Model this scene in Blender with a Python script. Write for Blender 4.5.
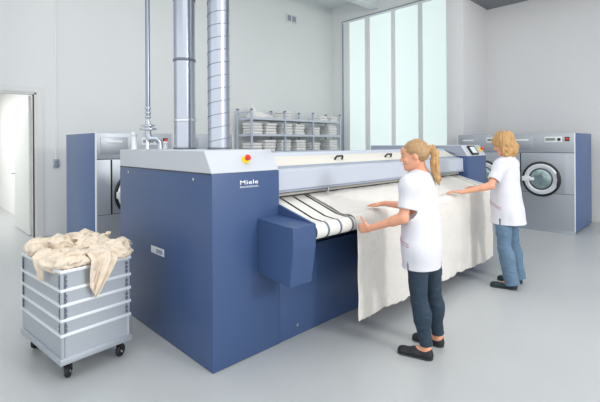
import bpy, bmesh, math, random
import numpy as np
from mathutils import Vector, Matrix
PI = math.pi
sc = bpy.context.scene
COL = sc.collection
for o in list(bpy.data.objects):
    bpy.data.objects.remove(o)

# ------------------------------------------------------------------ camera, world, lights, exposure
cam_d = bpy.data.cameras.new('camera'); cam = bpy.data.objects.new('camera', cam_d); COL.objects.link(cam)
YAW = math.atan2(420, 411)
cam.location = (0, 0, 1.6)
fwd = Vector((math.cos(YAW), math.sin(YAW), 0)); rgt = Vector((math.sin(YAW), -math.cos(YAW), 0)); up = Vector((0, 0, 1))
rl = 0.00608
r2 = (rgt - up * rl).normalized(); u2 = (up + rgt * rl).normalized()
cam.matrix_world = Matrix(((r2.x, u2.x, -fwd.x, 0), (r2.y, u2.y, -fwd.y, 0), (r2.z, u2.z, -fwd.z, 1.6), (0, 0, 0, 1)))
cam_d.sensor_width = 36; cam_d.lens = 36 * 411 / 600
cam_d.shift_y = -(201 - 143.55) / 600
cam_d.clip_start = 0.05
sc.camera = cam

w = bpy.data.worlds.new('world'); sc.world = w; w.use_nodes = True
bg = w.node_tree.nodes['Background']; bg.inputs[0].default_value = (0.97, 0.985, 1.0, 1); bg.inputs[1].default_value = 1.45

def area(name, loc, target, size, sy, watts, col=(1, 1, 1)):
    l = bpy.data.lights.new(name, 'AREA'); l.shape = 'RECTANGLE'; l.size = size; l.size_y = sy; l.energy = watts; l.color = col
    o = bpy.data.objects.new(name, l); COL.objects.link(o); o.location = loc
    o.rotation_euler = (Vector(target) - Vector(loc)).to_track_quat('-Z', 'Y').to_euler()
    return o
area('key_light', (3.2, -4.6, 3.7), (3.5, 2.4, 0.8), 1.0, 0.9, 165, (1.0, 0.985, 0.96))
area('overhead_fill', (3.5, 3.5, 5.5), (3.5, 3.5, 0), 6.0, 5.0, 90, (0.99, 1.0, 1.0))  # broad unseen fill from above for ambient light, no lamp fitting there
area('front_floor_fill', (0.5, 0.3, 5.5), (0.5, 0.3, 0), 6.0, 5.0, 110, (0.99, 1.0, 1.0))  # second unseen fill, added to brighten the floor near the camera

vs = sc.view_settings
vs.view_transform = 'Standard'; vs.look = 'None'; vs.gamma = 1; vs.use_curve_mapping = False
vs.exposure = 0.12

# ------------------------------------------------------------------ materials
def s2l(c):
    return tuple(((v / 255) / 12.92 if v / 255 <= 0.04045 else ((v / 255 + 0.055) / 1.055) ** 2.4) for v in c)

MATS = {}
def mat(name, rgb, rough=0.5, metal=0.0, noise=0.0, nscale=5.0, bump=0.0, bscale=30.0, stretch=(1, 1, 1), emit=None, spec=0.5, coat=0.0, alpha=1.0, trans=0.0, rvar=0.0, distortion=0.0):
    m = bpy.data.materials.new(name); m.use_nodes = True; nt = m.node_tree; n = nt.nodes; L = nt.links
    b = n['Principled BSDF']; c = s2l(rgb)
    b.inputs['Base Color'].default_value = (*c, 1); b.inputs['Roughness'].default_value = rough; b.inputs['Metallic'].default_value = metal
    b.inputs['Specular IOR Level'].default_value = spec; b.inputs['Coat Weight'].default_value = coat
    b.inputs['Transmission Weight'].default_value = trans; b.inputs['Alpha'].default_value = alpha
    if emit:
        b.inputs['Emission Color'].default_value = (*s2l(emit[0]), 1); b.inputs['Emission Strength'].default_value = emit[1]
    if noise or bump or rvar:
        tc = n.new('ShaderNodeTexCoord'); mp = n.new('ShaderNodeMapping'); mp.inputs['Scale'].default_value = stretch
        L.new(tc.outputs['Object'], mp.inputs['Vector'])
        nz = n.new('ShaderNodeTexNoise'); nz.inputs['Scale'].default_value = nscale; nz.inputs['Detail'].default_value = 6; nz.inputs['Distortion'].default_value = distortion
        L.new(mp.outputs[0], nz.inputs['Vector'])
        if noise:
            cr = n.new('ShaderNodeMix'); cr.data_type = 'RGBA'
            cr.inputs[6].default_value = (*[max(0, v * (1 - noise)) for v in c], 1); cr.inputs[7].default_value = (*[min(1, v * (1 + noise)) for v in c], 1)
            L.new(nz.outputs['Fac'], cr.inputs[0]); L.new(cr.outputs[2], b.inputs['Base Color'])
        if rvar:
            mr = n.new('ShaderNodeMapRange'); mr.inputs[3].default_value = max(0.02, rough - rvar); mr.inputs[4].default_value = rough + rvar
            L.new(nz.outputs['Fac'], mr.inputs[0]); L.new(mr.outputs[0], b.inputs['Roughness'])
        if bump:
            n2 = n.new('ShaderNodeTexNoise'); n2.inputs['Scale'].default_value = bscale; n2.inputs['Detail'].default_value = 5
            L.new(mp.outputs[0], n2.inputs['Vector'])
            bp = n.new('ShaderNodeBump'); bp.inputs['Strength'].default_value = bump; bp.inputs['Distance'].default_value = 0.02
            L.new(n2.outputs['Fac'], bp.inputs['Height']); L.new(bp.outputs[0], b.inputs['Normal'])
    MATS[name] = m
    return m

M_FLOOR = mat('grey_epoxy_floor', (181, 184, 185), 0.32, noise=0.07, nscale=1.4, rvar=0.08, bump=0.02, bscale=3)
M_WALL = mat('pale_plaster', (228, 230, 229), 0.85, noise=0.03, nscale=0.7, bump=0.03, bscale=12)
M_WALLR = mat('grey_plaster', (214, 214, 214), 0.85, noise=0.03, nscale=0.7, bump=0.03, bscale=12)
M_CEIL = mat('ceiling_paint', (225, 229, 230), 0.9)
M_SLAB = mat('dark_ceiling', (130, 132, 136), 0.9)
M_TRIMW = mat('white_frame', (222, 222, 220), 0.5)
M_GAP = mat('dark_gap', (60, 62, 66), 0.6)
M_PANE = mat('frosted_glass_lit', (205, 218, 216), 0.5, emit=((228, 243, 240), 0.54), spec=0.2)
M_MULL = mat('window_metal', (236, 240, 240), 0.6)
M_BLUE = mat('blue_enamel', (62, 84, 124), 0.38, noise=0.02, nscale=3, spec=0.4)
M_BLUE2 = mat('blue_enamel_light', (72, 98, 144), 0.38, noise=0.02, nscale=3, spec=0.4)
M_LGREY = mat('light_grey_enamel', (190, 194, 201), 0.42, spec=0.4)
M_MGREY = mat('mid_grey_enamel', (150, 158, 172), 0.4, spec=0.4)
M_LAV = mat('lavender_grey_enamel', (186, 192, 204), 0.35, spec=0.5)
M_CREAM = mat('cream_fabric_apron', (206, 202, 193), 0.8)
M_STEEL = mat('brushed_steel', (176, 181, 188), 0.42, 0.6, noise=0.06, nscale=2.5, stretch=(0.6, 0.6, 14), rvar=0.06)
M_STEELD = mat('brushed_steel_door', (168, 173, 180), 0.40, 0.6, noise=0.07, nscale=2.5, stretch=(0.6, 0.6, 14), rvar=0.06)
M_CHROME = mat('polished_steel', (205, 208, 214), 0.16, 1.0)
M_DUCT = mat('galvanised_duct', (176, 182, 193), 0.24, 0.95, noise=0.04, nscale=3, rvar=0.05)
M_PIPE2 = mat('satin_steel', (178, 184, 194), 0.3, 0.9)
M_PIPE = mat('steel_pipe', (140, 146, 158), 0.3, 0.95)
M_SEAM = mat('duct_seam', (112, 118, 130), 0.4, 0.6)
M_ALU = mat('anodised_aluminium', (182, 188, 196), 0.36, 0.6, noise=0.03, nscale=6, rvar=0.05)
M_ALUB = mat('aluminium_ridge', (232, 235, 239), 0.3, 0.4)
M_BLACK = mat('black_rubber', (24, 24, 27), 0.55)
M_BLACKP = mat('black_plastic', (30, 31, 35), 0.35)
M_DKBLUE = mat('blue_grey_band', (120, 130, 152), 0.5)
M_BELT = mat('belt_fabric', (220, 218, 212), 0.8, noise=0.02, nscale=40, bump=0.1, bscale=300)
M_LINEN = mat('damp_linen', (219, 215, 209), 0.88, noise=0.03, nscale=5, bump=0.55, bscale=16, distortion=0.8)
M_LAUNDRY = mat('raw_cotton', (222, 207, 188), 0.9, noise=0.14, nscale=14, bump=0.9, bscale=22, distortion=1)
M_TOWEL = mat('white_linen', (236, 235, 232), 0.9, noise=0.02, nscale=12)
M_RED = mat('red_button', (215, 48, 38), 0.35)
M_YEL = mat('yellow_collar', (245, 215, 40), 0.4)
M_WHITE = mat('white_lettering', (238, 240, 243), 0.5)
M_PANEL = mat('control_fascia', (226, 228, 230), 0.4)
M_GLASS = mat('porthole_glass', (140, 160, 162), 0.08, 0.35, noise=0.6, nscale=8, coat=0.6)
M_DARK = mat('drum_dark', (70, 78, 84), 0.4, 0.5)
M_SCREEN = mat('display_screen', (196, 206, 208), 0.3, emit=((190, 200, 204), 0.25))
M_LCD = mat('lcd_green_grey', (128, 140, 128), 0.3)
M_SHELF = mat('shelf_grey', (190, 196, 212), 0.45, 0.2)
M_SHELFB = mat('shelf_board', (205, 210, 222), 0.5)
M_SKIN = mat('skin', (222, 160, 130), 0.5, noise=0.05, nscale=14, spec=0.35)
M_EYE = mat('eye_white', (190, 176, 168), 0.4)
M_LIP = mat('lip', (190, 100, 92), 0.45)
M_HAIR1 = mat('dark_blond_hair', (170, 136, 96), 0.45, noise=0.45, nscale=26, stretch=(2.2, 2.2, 0.6), bump=0.5, bscale=60, spec=0.5)
M_HAIR2 = mat('golden_blond_hair', (190, 148, 96), 0.45, noise=0.65, nscale=24, stretch=(2.2, 2.2, 0.7), bump=0.6, bscale=60, spec=0.5, distortion=0.6)
M_TUNIC = mat('white_cotton_tunic', (212, 212, 219), 0.8, noise=0.015, nscale=8, bump=0.1, bscale=14)
M_JEAN1 = mat('dark_denim', (36, 54, 70), 0.8, noise=0.3, nscale=10, bump=0.15, bscale=60)
M_JEAN2 = mat('faded_denim', (92, 118, 142), 0.8, noise=0.28, nscale=9, bump=0.15, bscale=60)
M_SHOE = mat('black_canvas', (26, 28, 34), 0.6)
M_SHOE2 = mat('dark_teal_suede', (22, 44, 52), 0.6)
M_SOLE = mat('shoe_sole', (58, 60, 64), 0.6)
M_PIPING = mat('mauve_piping', (176, 128, 150), 0.7)
M_CORR = mat('bright_paint', (238, 238, 236), 0.8)
M_LEAF = mat('door_leaf_paint', (222, 225, 222), 0.5)

# ------------------------------------------------------------------ mesh helpers
class MB:
    def __init__(s): s.bm = bmesh.new()
    def _bevel(s, vs_, b, seg=2):
        es = list({e for v in vs_ for e in v.link_edges})
        if b > 0: bmesh.ops.bevel(s.bm, geom=es, offset=b, segments=seg, profile=0.6, affect='EDGES')
    def box(s, x0, x1, y0, y1, z0, z1, b=0.0, rot=None):
        r = bmesh.ops.create_cube(s.bm, size=1)['verts']
        c = Vector(((x0 + x1) / 2, (y0 + y1) / 2, (z0 + z1) / 2))
        for v in r:
            v.co = Vector((v.co.x * (x1 - x0), v.co.y * (y1 - y0), v.co.z * (z1 - z0)))
            if rot: v.co = rot @ v.co
            v.co += c
        s._bevel(r, b); return s
    def prism(s, pts, axis, a, c, b=0.0):
        """polygon pts in the two other axes, extruded along axis from a to c"""
        def mk(p, t):
            if axis == 0: return (t, p[0], p[1])
            if axis == 1: return (p[0], t, p[1])
            return (p[0], p[1], t)
        v0 = [s.bm.verts.new(mk(p, a)) for p in pts]; v1 = [s.bm.verts.new(mk(p, c)) for p in pts]
        n = len(pts)
        f = [s.bm.faces.new(v0[::-1]), s.bm.faces.new(v1)]
        for i in range(n): f.append(s.bm.faces.new((v0[i], v0[(i + 1) % n], v1[(i + 1) % n], v1[i])))
        bmesh.ops.recalc_face_normals(s.bm, faces=f)
        s._bevel(v0 + v1, b, 1); return s
    def tube(s, pts, r, seg=12, caps=True, closed=False):
        pts = [Vector(p) for p in pts]; n = len(pts)
        rr = r if hasattr(r, '__len__') else [r] * n
        rings = []; prev = None
        for i, p in enumerate(pts):
            if closed: t = pts[(i + 1) % n] - pts[i - 1]
            else: t = pts[min(i + 1, n - 1)] - pts[max(i - 1, 0)]
            t.normalize()
            if prev is None:
                a = Vector((0, 0, 1)) if abs(t.z) < 0.9 else Vector((1, 0, 0)); u = t.cross(a).normalized()
            else: u = (prev - t * prev.dot(t)).normalized()
            prev = u; v = t.cross(u)
            rings.append([s.bm.verts.new(p + (u * math.cos(2 * PI * k / seg) + v * math.sin(2 * PI * k / seg)) * rr[i]) for k in range(seg)])
        for i in range(n if closed else n - 1):
            A = rings[i]; B = rings[(i + 1) % n]
            for k in range(seg): s.bm.faces.new((A[k], A[(k + 1) % seg], B[(k + 1) % seg], B[k]))
        if caps and not closed: s.bm.faces.new(rings[0][::-1]); s.bm.faces.new(rings[-1])
        return s
    def cyl(s, a, b, r, seg=24): return s.tube([a, b], r, seg)
    def lathe(s, prof, axis_o, axis_d, seg=32):
        """prof: list of (radius, height) about axis"""
        o = Vector(axis_o); d = Vector(axis_d).normalized(); a = Vector((0, 0, 1)) if abs(d.z) < 0.9 else Vector((1, 0, 0))
        u = d.cross(a).normalized(); v = d.cross(u); rings = []
        for (r, h) in prof:
            rings.append([s.bm.verts.new(o + d * h + (u * math.cos(2 * PI * k / seg) + v * math.sin(2 * PI * k / seg)) * max(r, 1e-4)) for k in range(seg)])
        for A, B in zip(rings[:-1], rings[1:]):
            for k in range(seg): s.bm.faces.new((A[k], A[(k + 1) % seg], B[(k + 1) % seg], B[k]))
        s.bm.faces.new(rings[0][::-1]); s.bm.faces.new(rings[-1]); return s
    def build(s, name, m, parent=None, angle=35):
        bmesh.ops.recalc_face_normals(s.bm, faces=s.bm.faces[:])
        me = bpy.data.meshes.new(name)
        for f in s.bm.faces: f.smooth = True
        for e in s.bm.edges:
            if len(e.link_faces) == 2 and e.calc_face_angle(0) > math.radians(angle): e.smooth = False
        s.bm.to_mesh(me); s.bm.free(); me.materials.append(m)
        return link(name, me, parent)

def link(name, me, parent=None):
    o = bpy.data.objects.new(name, me); COL.objects.link(o)
    if parent is not None: o.parent = parent
    return o

def tag(o, label=None, cat=None, group=None, kind=None):
    if label: o['label'] = label
    if cat: o['category'] = cat
    if group: o['group'] = group
    if kind: o['kind'] = kind
    return o
def struct(name, mb, m): return tag(mb.build(name, m), kind='structure')
def thing(name, label, cat, loc=(0, 0, 0), rz=0.0, group=None):
    o = bpy.data.objects.new(name, None); COL.objects.link(o); o.location = loc; o.rotation_euler = (0, 0, rz); o.empty_display_size = 0.1
    return tag(o, label, cat, group)
def plabel(o, l): o['label'] = l; return o
def grid_mesh(name, P, m, parent=None, thick=0.0, closed_u=False):
    nu, nv = P.shape[:2]; me = bpy.data.meshes.new(name)
    idx = np.arange(nu * nv).reshape(nu, nv)
    f = [(idx[i, j], idx[i + 1, j], idx[i + 1, j + 1], idx[i, j + 1]) for i in range(nu - 1) for j in range(nv - 1)]
    me.from_pydata(P.reshape(-1, 3).tolist(), [], [tuple(int(q) for q in t) for t in f]); me.materials.append(m)
    me.polygons.foreach_set('use_smooth', [True] * len(me.polygons))
    o = link(name, me, parent)
    if thick:
        md = o.modifiers.new('thickness', 'SOLIDIFY'); md.thickness = thick; md.offset = 0
    return o

# value noise, deterministic
class VN:
    def __init__(s, seed): s.t = np.random.RandomState(seed).rand(32, 32, 32)
    def __call__(s, x, y, z):
        xi, yi, zi = [np.floor(q).astype(int) for q in (x, y, z)]
        fx, fy, fz = x - xi, y - yi, z - zi
        fx, fy, fz = [q * q * (3 - 2 * q) for q in (fx, fy, fz)]
        g = lambda a, b, c: s.t[(xi + a) % 32, (yi + b) % 32, (zi + c) % 32]
        l = lambda a, b, t: a + (b - a) * t
        return l(l(l(g(0,0,0), g(1,0,0), fx), l(g(0,1,0), g(1,1,0), fx), fy), l(l(g(0,0,1), g(1,0,1), fx), l(g(0,1,1), g(1,1,1), fx), fy), fz) * 2 - 1

# ------------------------------------------------------------------ room shell
CH = 5.72; BY = 8.3; WX = 9.53; RX = 9.95; JY = 4.227
struct('floor', MB().box(-7, 13.0, -6, BY + 0.2, -0.1, 0), M_FLOOR)
mb = MB(); DX0, DX1, DZ = 0.35, 1.72, 2.51
mb.box(-7, DX0, BY, BY + 0.2, 0, CH); mb.box(DX0, DX1, BY, BY + 0.2, DZ, CH); mb.box(DX1, WX + 0.4, BY, BY + 0.2, 0, CH)
struct('wall_back', mb, M_WALL)
# window side wall with opening
WY0, WY1, WZ0, WZ1 = 4.42, 7.86, 0.25, 5.2
mb = MB()
mb.box(WX, WX + 0.4, 4.2, WY0, 0, CH); mb.box(WX, WX + 0.4, WY1, BY, 0, CH); mb.box(WX, WX + 0.4, WY0, WY1, 0, WZ0); mb.box(WX, WX + 0.4, WY0, WY1, WZ1, CH)
struct('wall_window_side', mb, M_WALL)
CX0, RX, CY0, LOWC = 8.62, 9.93, 3.82, 4.72
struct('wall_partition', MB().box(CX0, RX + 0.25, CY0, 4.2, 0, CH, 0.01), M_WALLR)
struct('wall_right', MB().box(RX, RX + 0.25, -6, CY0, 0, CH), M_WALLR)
struct('ceiling', MB().box(-7, WX + 0.6, -2.6, BY + 0.2, CH, CH + 0.15), M_CEIL)
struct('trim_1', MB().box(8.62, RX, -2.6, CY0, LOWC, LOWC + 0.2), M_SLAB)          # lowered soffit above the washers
struct('trim_2', MB().box(-7, WX, 6.6, 6.82, 5.33, CH, 0.01), M_CEIL)               # ceiling beam
# window: frame, mullions, panes
mb = MB()
mb.box(WX - 0.02, WX + 0.1, WY0, WY1, WZ1 - 0.05, WZ1); mb.box(WX - 0.02, WX + 0.1, WY0, WY1, WZ0, WZ0 + 0.06)
for a, b in ((7.63, 7.86), (6.90, 7.07), (6.07, 6.20), (5.27, 5.40), (4.42, 4.62)):
    mb.box(WX + 0.00, WX + 0.04, a, b, WZ0, WZ1)
win = tag(mb.build('window_1', M_MULL), kind='structure')
for a, b in ((7.07, 7.63), (6.20, 6.90), (5.40, 6.07), (4.62, 5.27)):
    MB().box(WX + 0.01, WX + 0.03, a, b, WZ0 + 0.06, WZ1 - 0.05).build('pane', M_PANE, win)
mb = MB(); mb.box(WX - 0.025, WX + 0.0, WY0, WY1 + 0.03, WZ1, WZ1 + 0.03); mb.box(WX - 0.025, WX, WY1, WY1 + 0.03, WZ0, WZ1)
mb.build('window_edge', M_MGREY, win)
# doorway and corridor behind
mb = MB()
mb.box(DX1, DX1 + 0.10, BY - 0.02, BY + 0.0, 0, DZ + 0.10); mb.box(DX0 - 0.10, DX0, BY - 0.02, BY, 0, DZ + 0.10); mb.box(DX0, DX1, BY - 0.02, BY, DZ, DZ + 0.10)
mb.box(DX1 - 0.03, DX1, BY, BY + 0.2, 0, DZ); mb.box(DX0, DX0 + 0.03, BY, BY + 0.2, 0, DZ); mb.box(DX0, DX1, BY, BY + 0.2, DZ - 0.03, DZ)
df = tag(mb.build('door_1', M_TRIMW), kind='structure')
MB().box(DX1 - 0.05, DX1 - 0.03, BY + 0.0, BY + 0.03, 0, DZ - 0.03).build('door_seal', M_GAP, df)
lf = MB().box(DX1 - 0.075, DX1 - 0.035, BY + 0.21, BY + 1.45, 0.01, DZ - 0.04, 0.003).build('door_leaf', M_LEAF, df)
MB().tube([(DX1 - 0.08, BY + 1.36, 1.05), (DX1 - 0.14, BY + 1.36, 1.05), (DX1 - 0.14, BY + 1.24, 1.05)], 0.01, 8).build('door_handle', M_ALU, lf)
struct('wall_corridor_right', MB().box(1.9, 2.0, BY + 0.2, 15.0, 0, 3.0), M_CORR)
struct('wall_corridor_left', MB().box(-1.3, -1.2, BY + 0.2, 15.0, 0, 3.0), M_CORR)
struct('wall_corridor_end', MB().box(-1.3, 2.0, 15.0, 15.1, 0, 3.0), M_CORR)
struct('floor_corridor', MB().box(-1.3, 2.0, BY + 0.2, 15.1, -0.1, 0), M_FLOOR)
struct('ceiling_corridor', MB().box(-1.3, 2.0, BY + 0.2, 15.1, 3.0, 3.1), M_CORR)
area('corridor_light', (0.3, 11.0, 2.9), (0.3, 11.0, 0), 1.6, 4.0, 95)

# conduit and switches, vent on the back wall
cd_ = thing('wall_conduit', 'thin grey conduit running down the back wall to a switch', 'conduit', (2.02, BY, 1.2))
MB().cyl((0, -0.015, 0.14), (0, -0.015, CH - 1.2), 0.011, 8).build('pipe', M_MULL, cd_)
sw = MB().box(-0.045, 0.045, -0.035, 0, 0.0, 0.15, 0.006).build('switch_box', M_ALU, cd_)
for k in range(2): MB().box(-0.025, 0.025, -0.042, -0.033, 0.015 + 0.065 * k, 0.06 + 0.065 * k, 0.003).build('rocker', M_MGREY, sw)
vt = thing('wall_vent', 'small white wall vent with two dark square openings high up', 'vent', (7.79, BY, 4.95))
MB().box(-0.2, 0.2, -0.04, 0, -0.01, 0.21, 0.006).build('frame', M_TRIMW, vt)
for k in (-1, 1): MB().box(k * 0.09 - 0.065, k * 0.09 + 0.065, -0.046, -0.03, 0.025, 0.175).build('opening', M_MGREY, vt)

# ------------------------------------------------------------------ flatwork ironer (one machine)
IX, IY = 1.557, 2.468
iron = thing('flatwork_ironer', 'long blue and light grey flatwork ironer with belts and a front hood', 'ironer', (IX, IY, 0))
def P(name, mb, m, label=None, parent=iron):
    bmesh.ops.translate(mb.bm, verts=mb.bm.verts[:], vec=(-IX, -IY, 0))
    o = mb.build(name, m, parent)
    if label: o['label'] = label
    return o
XT, XR0, XR1, YB = 2.178, 5.70, 6.337, 4.118
P('left_cabinet', MB().box(IX, XT, IY, YB, 0.004, 1.389, 0.004), M_BLUE, 'blue end cabinet nearest the laundry cart')
P('plinth', MB().box(IX + 0.015, XR1, IY + 0.015, YB - 0.02, 0.0, 0.006), M_BLACKP)
P('cabinet_cover', MB().prism([(IY, 1.391), (IY + 0.10, 1.553), (YB, 1.553), (YB, 1.391)], 0, IX, XT, 0.004), M_LGREY, 'light grey sloped cover')
mb = MB()
mb.prism([(IX - 0.004, 1.385), (IX + 0.6, 1.385), (IX + 0.6, 1.392), (IX - 0.004, 1.392)], 1, IY + 0.005, YB - 0.005)
P('cover_joint', mb, M_GAP)
mb = MB().box(IX - 0.003, IX, 3.19, 3.43, 0.675, 0.735, 0.001)
hp = P('recessed_handle', mb, M_PANEL)
P('handle_recess', MB().box(IX - 0.0045, IX - 0.002, 3.215, 3.33, 0.688, 0.722), M_MGREY, parent=hp).location = (0, 0, 0)
for y in (3.90, 2.71): P('lock', MB().cyl((IX, y, 1.342), (IX - 0.006, y, 1.342), 0.012, 12), M_CHROME)
# lettering
def text(s, w_, h_, loc, m, name, parent, bold=0.0):
    """flat raised lettering, scaled to a given width and height, facing -Y"""
    c = bpy.data.curves.new(name, 'FONT'); c.body = s; c.size = 1; c.extrude = 0.02; c.offset = bold; c.space_character = 1.12
    t = bpy.data.objects.new('tmp', c); COL.objects.link(t); bpy.context.view_layer.update()
    me = bpy.data.meshes.new_from_object(t); bpy.data.objects.remove(t)
    xs = [v.co.x for v in me.vertices]; ys = [v.co.y for v in me.vertices]; x0, x1, y0, y1 = min(xs), max(xs), min(ys), max(ys)
    for v in me.vertices:
        x, y, z = v.co; v.co = (loc[0] + (x - x0) / (x1 - x0) * w_, loc[1] - z * 0.03, loc[2] + (y - y0) / (y1 - y0) * h_)
    me.materials.clear(); me.materials.append(m)
    return link(name, me, parent)
text('Miele', 0.168, 0.031, (1.797 - IX, -0.0005, 1.299), M_WHITE, 'maker_lettering', iron, bold=0.010)
text('PROFESSIONAL', 0.173, 0.013, (1.797 - IX, -0.0005, 1.274), M_WHITE, 'small_lettering', iron, bold=0.0)
def estop(c, nrm, par, s=1.0):
    c = Vector(c); nrm = Vector(nrm).normalized()
    a = MB().lathe([(0.036 * s, 0), (0.036 * s, 0.012 * s), (0.03 * s, 0.02 * s)], c, nrm, 24)
    e = P('stop_button_collar', a, M_YEL, 'yellow collar', par)
    b = MB().lathe([(0.012 * s, 0.018 * s), (0.012 * s, 0.04 * s), (0.027 * s, 0.042 * s), (0.027 * s, 0.055 * s), (0.018 * s, 0.064 * s)], c, nrm, 24)
    P('stop_button', b, M_RED, 'red mushroom button', e)
nf = (0, -0.162, 0.10)
estop((1.885, IY + 0.053, 1.477), nf, iron, 0.85)
# middle body
P('front_panel', MB().box(XT + 0.004, XR0, IY + 0.004, IY + 0.08, 0.004, 0.735, 0.004), M_BLUE, 'blue lower front panel')
P('under_belt_panel', MB().prism([(IY + 0.03, 0.735), (2.13, 0.888), (2.13, 0.90), (IY + 0.03, 1.0)], 0, XT + 0.02, XR0), M_BLACKP, 'black underside of the feed table')
P('body', MB().box(XT + 0.002, XR0 - 0.002, IY + 0.17, YB - 0.03, 0.02, 1.12), M_BLUE)
P('lock', MB().cyl((2.37, IY + 0.004, 0.09), (2.37, IY - 0.004, 0.09), 0.014, 12), M_CHROME)
# feed belts with roller
prof = [(2.66, 1.150)]
for k in range(1, 5): prof.append((2.66 - k * 0.104, 1.150 - k * 0.0345))
cy, cz, R = 2.125, 0.944, 0.056
for k in range(0, 15):
    a = math.radians(72 - 0 + k * 14); prof.append((cy - R * math.sin(a - math.radians(72)) if False else cy + R * math.cos(math.radians(75 + k * 14)), cz + R * math.sin(math.radians(75 + k * 14))))
prof += [(2.3, 0.91)]
def belt_mb(x0, x1, off):
    mb = MB(); n = len(prof); out = []
    for i, (y, z) in enumerate(prof):
        a = prof[max(i - 1, 0)]; b = prof[min(i + 1, n - 1)]; ty, tz = b[0] - a[0], b[1] - a[1]; L = math.hypot(ty, tz); out.append((y + off * tz / L * 1.0, z - off * ty / L))
    t0 = [mb.bm.verts.new((x0, y, z)) for y, z in out]; t1 = [mb.bm.verts.new((x1, y, z)) for y, z in out]
    for i in range(n - 1): mb.bm.faces.new((t0[i], t1[i], t1[i + 1], t0[i + 1]))
    return mb
P('roller', MB().cyl((XT + 0.02, cy, cz), (XR0, cy, cz), 0.054, 28), M_DKBLUE, 'blue grey roller')
P('belt_bed', MB().prism([(2.64, 1.118), (2.16, 0.962), (2.16, 0.92), (2.64, 0.95)], 0, XT + 0.02, XR0), M_BLACKP)
x = 2.197; k = 0
while x < 5.58:
    wdt = 0.122 if k else 0.112
    P('feed_belt', belt_mb(x, x + wdt, 0.004), M_BELT)
    x += wdt + 0.024; k += 1
# apron and hood
P('apron', MB().prism([(2.64, 1.152), (2.47 + 0.13, 1.158), (2.60, 1.175), (2.72, 1.26), (2.9, 1.30), (2.9, 1.12), (2.64, 1.12)], 0, XT, XR0), M_CREAM, 'cream fabric apron')
P('apron_edge', MB().box(XT + 0.02, XR0, 2.592, 2.598, 1.146, 1.154), M_GAP)
HX1 = 5.69
P('hood_front', MB().prism([(2.528, 1.212), (2.532, 1.376), (2.60, 1.388), (2.60, 1.212)], 0, XT + 0.001, HX1, 0.003), M_LAV, 'pale grey front hood panel')
P('hood_lip', MB().prism([(2.518, 1.196), (2.518, 1.211), (2.62, 1.211), (2.62, 1.196)], 0, XT + 0.001, HX1), M_MGREY)
P('hood_step', MB().prism([(2.60, 1.377), (2.60, 1.388), (2.70, 1.418), (2.70, 1.30)], 0, XT + 0.001, XR0), M_MGREY)
P('hood_flap', MB().prism([(2.66, 1.405), (2.80, 1.485), (2.95, 1.49), (2.95, 1.3), (2.66, 1.3)], 0, XT + 0.001, XR0, 0.002), M_CREAM, 'cream sloped flap with handles')
P('hood_ridge', MB().prism([(2.80, 1.480), (2.812, 1.514), (2.88, 1.520), (2.95, 1.475), (YB - 0.05, 1.475), (YB - 0.05, 1.1), (2.80, 1.1)], 0, XT + 0.001, XR0, 0.004), M_LAV)
for hx in (3.20, 4.09):
    y0, z0 = 2.715, 1.440; nn = Vector((0, -0.5, 0.87))
    a = Vector((hx - 0.055, y0, z0 - 0.004)); b = Vector((hx + 0.055, y0, z0 - 0.004))
    h = [a, a + nn * 0.02, a + nn * 0.04 + Vector((0.012, 0, 0)), b + nn * 0.04 - Vector((0.012, 0, 0)), b + nn * 0.02, b]
    P('flap_handle', MB().tube(h, 0.0105, 10), M_BLACKP, 'black pull handle')
P('hood_bracket', MB().box(2.80, 2.815, 2.50, 2.52, 1.155, 1.20, 0.002), M_CHROME)
# side box at left of the feed table and slim guides
P('drive_box', MB().prism([(IY, 1.034), (2.075, 1.010), (2.075, 0.847), (2.122, 0.578), (IY, 0.617)], 0, 1.962, 2.188, 0.004), M_BLUE, 'blue box housing beside the feed belts')
P('side_guide', MB().prism([(IY + 0.12, 1.150), (IY, 1.112), (2.078, 1.010), (2.078, 0.88), (IY, 0.93)], 0, 2.172, 2.192, 0.001), M_BLUE)
P('side_guide', MB().prism([(IY + 0.12, 1.150), (IY, 1.112), (2.078, 1.010), (2.078, 0.88), (IY, 0.93)], 0, 5.62, 5.64, 0.001), M_LGREY)
# right cabinet
P('right_cabinet', MB().box(XR0, XR1, IY, YB, 0.004, 1.405, 0.006), M_BLUE, 'blue end cabinet with touch screen')
P('right_cabinet_cover', MB().prism([(IY, 1.407), (IY + 0.10, 1.562), (YB, 1.562), (YB, 1.407)], 0, XR0, XR1, 0.004), M_LGREY, 'light grey sloped cover with controls')
P('cover_side_shade', MB().prism([(IY + 0.008, 1.409), (IY + 0.103, 1.558), (YB - 0.004, 1.558), (YB - 0.004, 1.409)], 0, XR0 - 0.003, XR0), M_MGREY)  # thin overlay: shade of the cover's side face put into a greyer colour
P('side_flap', MB().prism([(2.62, 1.435), (2.92, 1.530), (3.02, 1.530), (2.72, 1.435)], 0, XR0 - 0.010, XR0 - 0.003, 0.001), M_SEAM)
e = Vector((0, 0.10, 0.155)).normalized(); n_ = Vector((0, -0.155, 0.10)).normalized()
rot = Matrix(((1, 0, 0), (0, n_.y * -1, e.y), (0, n_.z * -1, e.z)))
c0 = Vector((5.96, IY + 0.048, 1.482)) + n_ * 0.012
scr = P('touch_screen', MB().box(c0.x - 0.115, c0.x + 0.115, c0.y - 0.01, c0.y + 0.01, c0.z - 0.075, c0.z + 0.075, 0.006, rot), M_BLACKP, 'black framed touch screen')
c1 = c0 + n_ * 0.0105
P('display', MB().box(c1.x - 0.075, c1.x + 0.075, c1.y - 0.001, c1.y + 0.001, c1.z - 0.05, c1.z + 0.05, 0, rot), M_SCREEN, None, scr)
estop((6.235, IY + 0.052, 1.49), (0, -0.155, 0.10), iron, 0.95)

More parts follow.
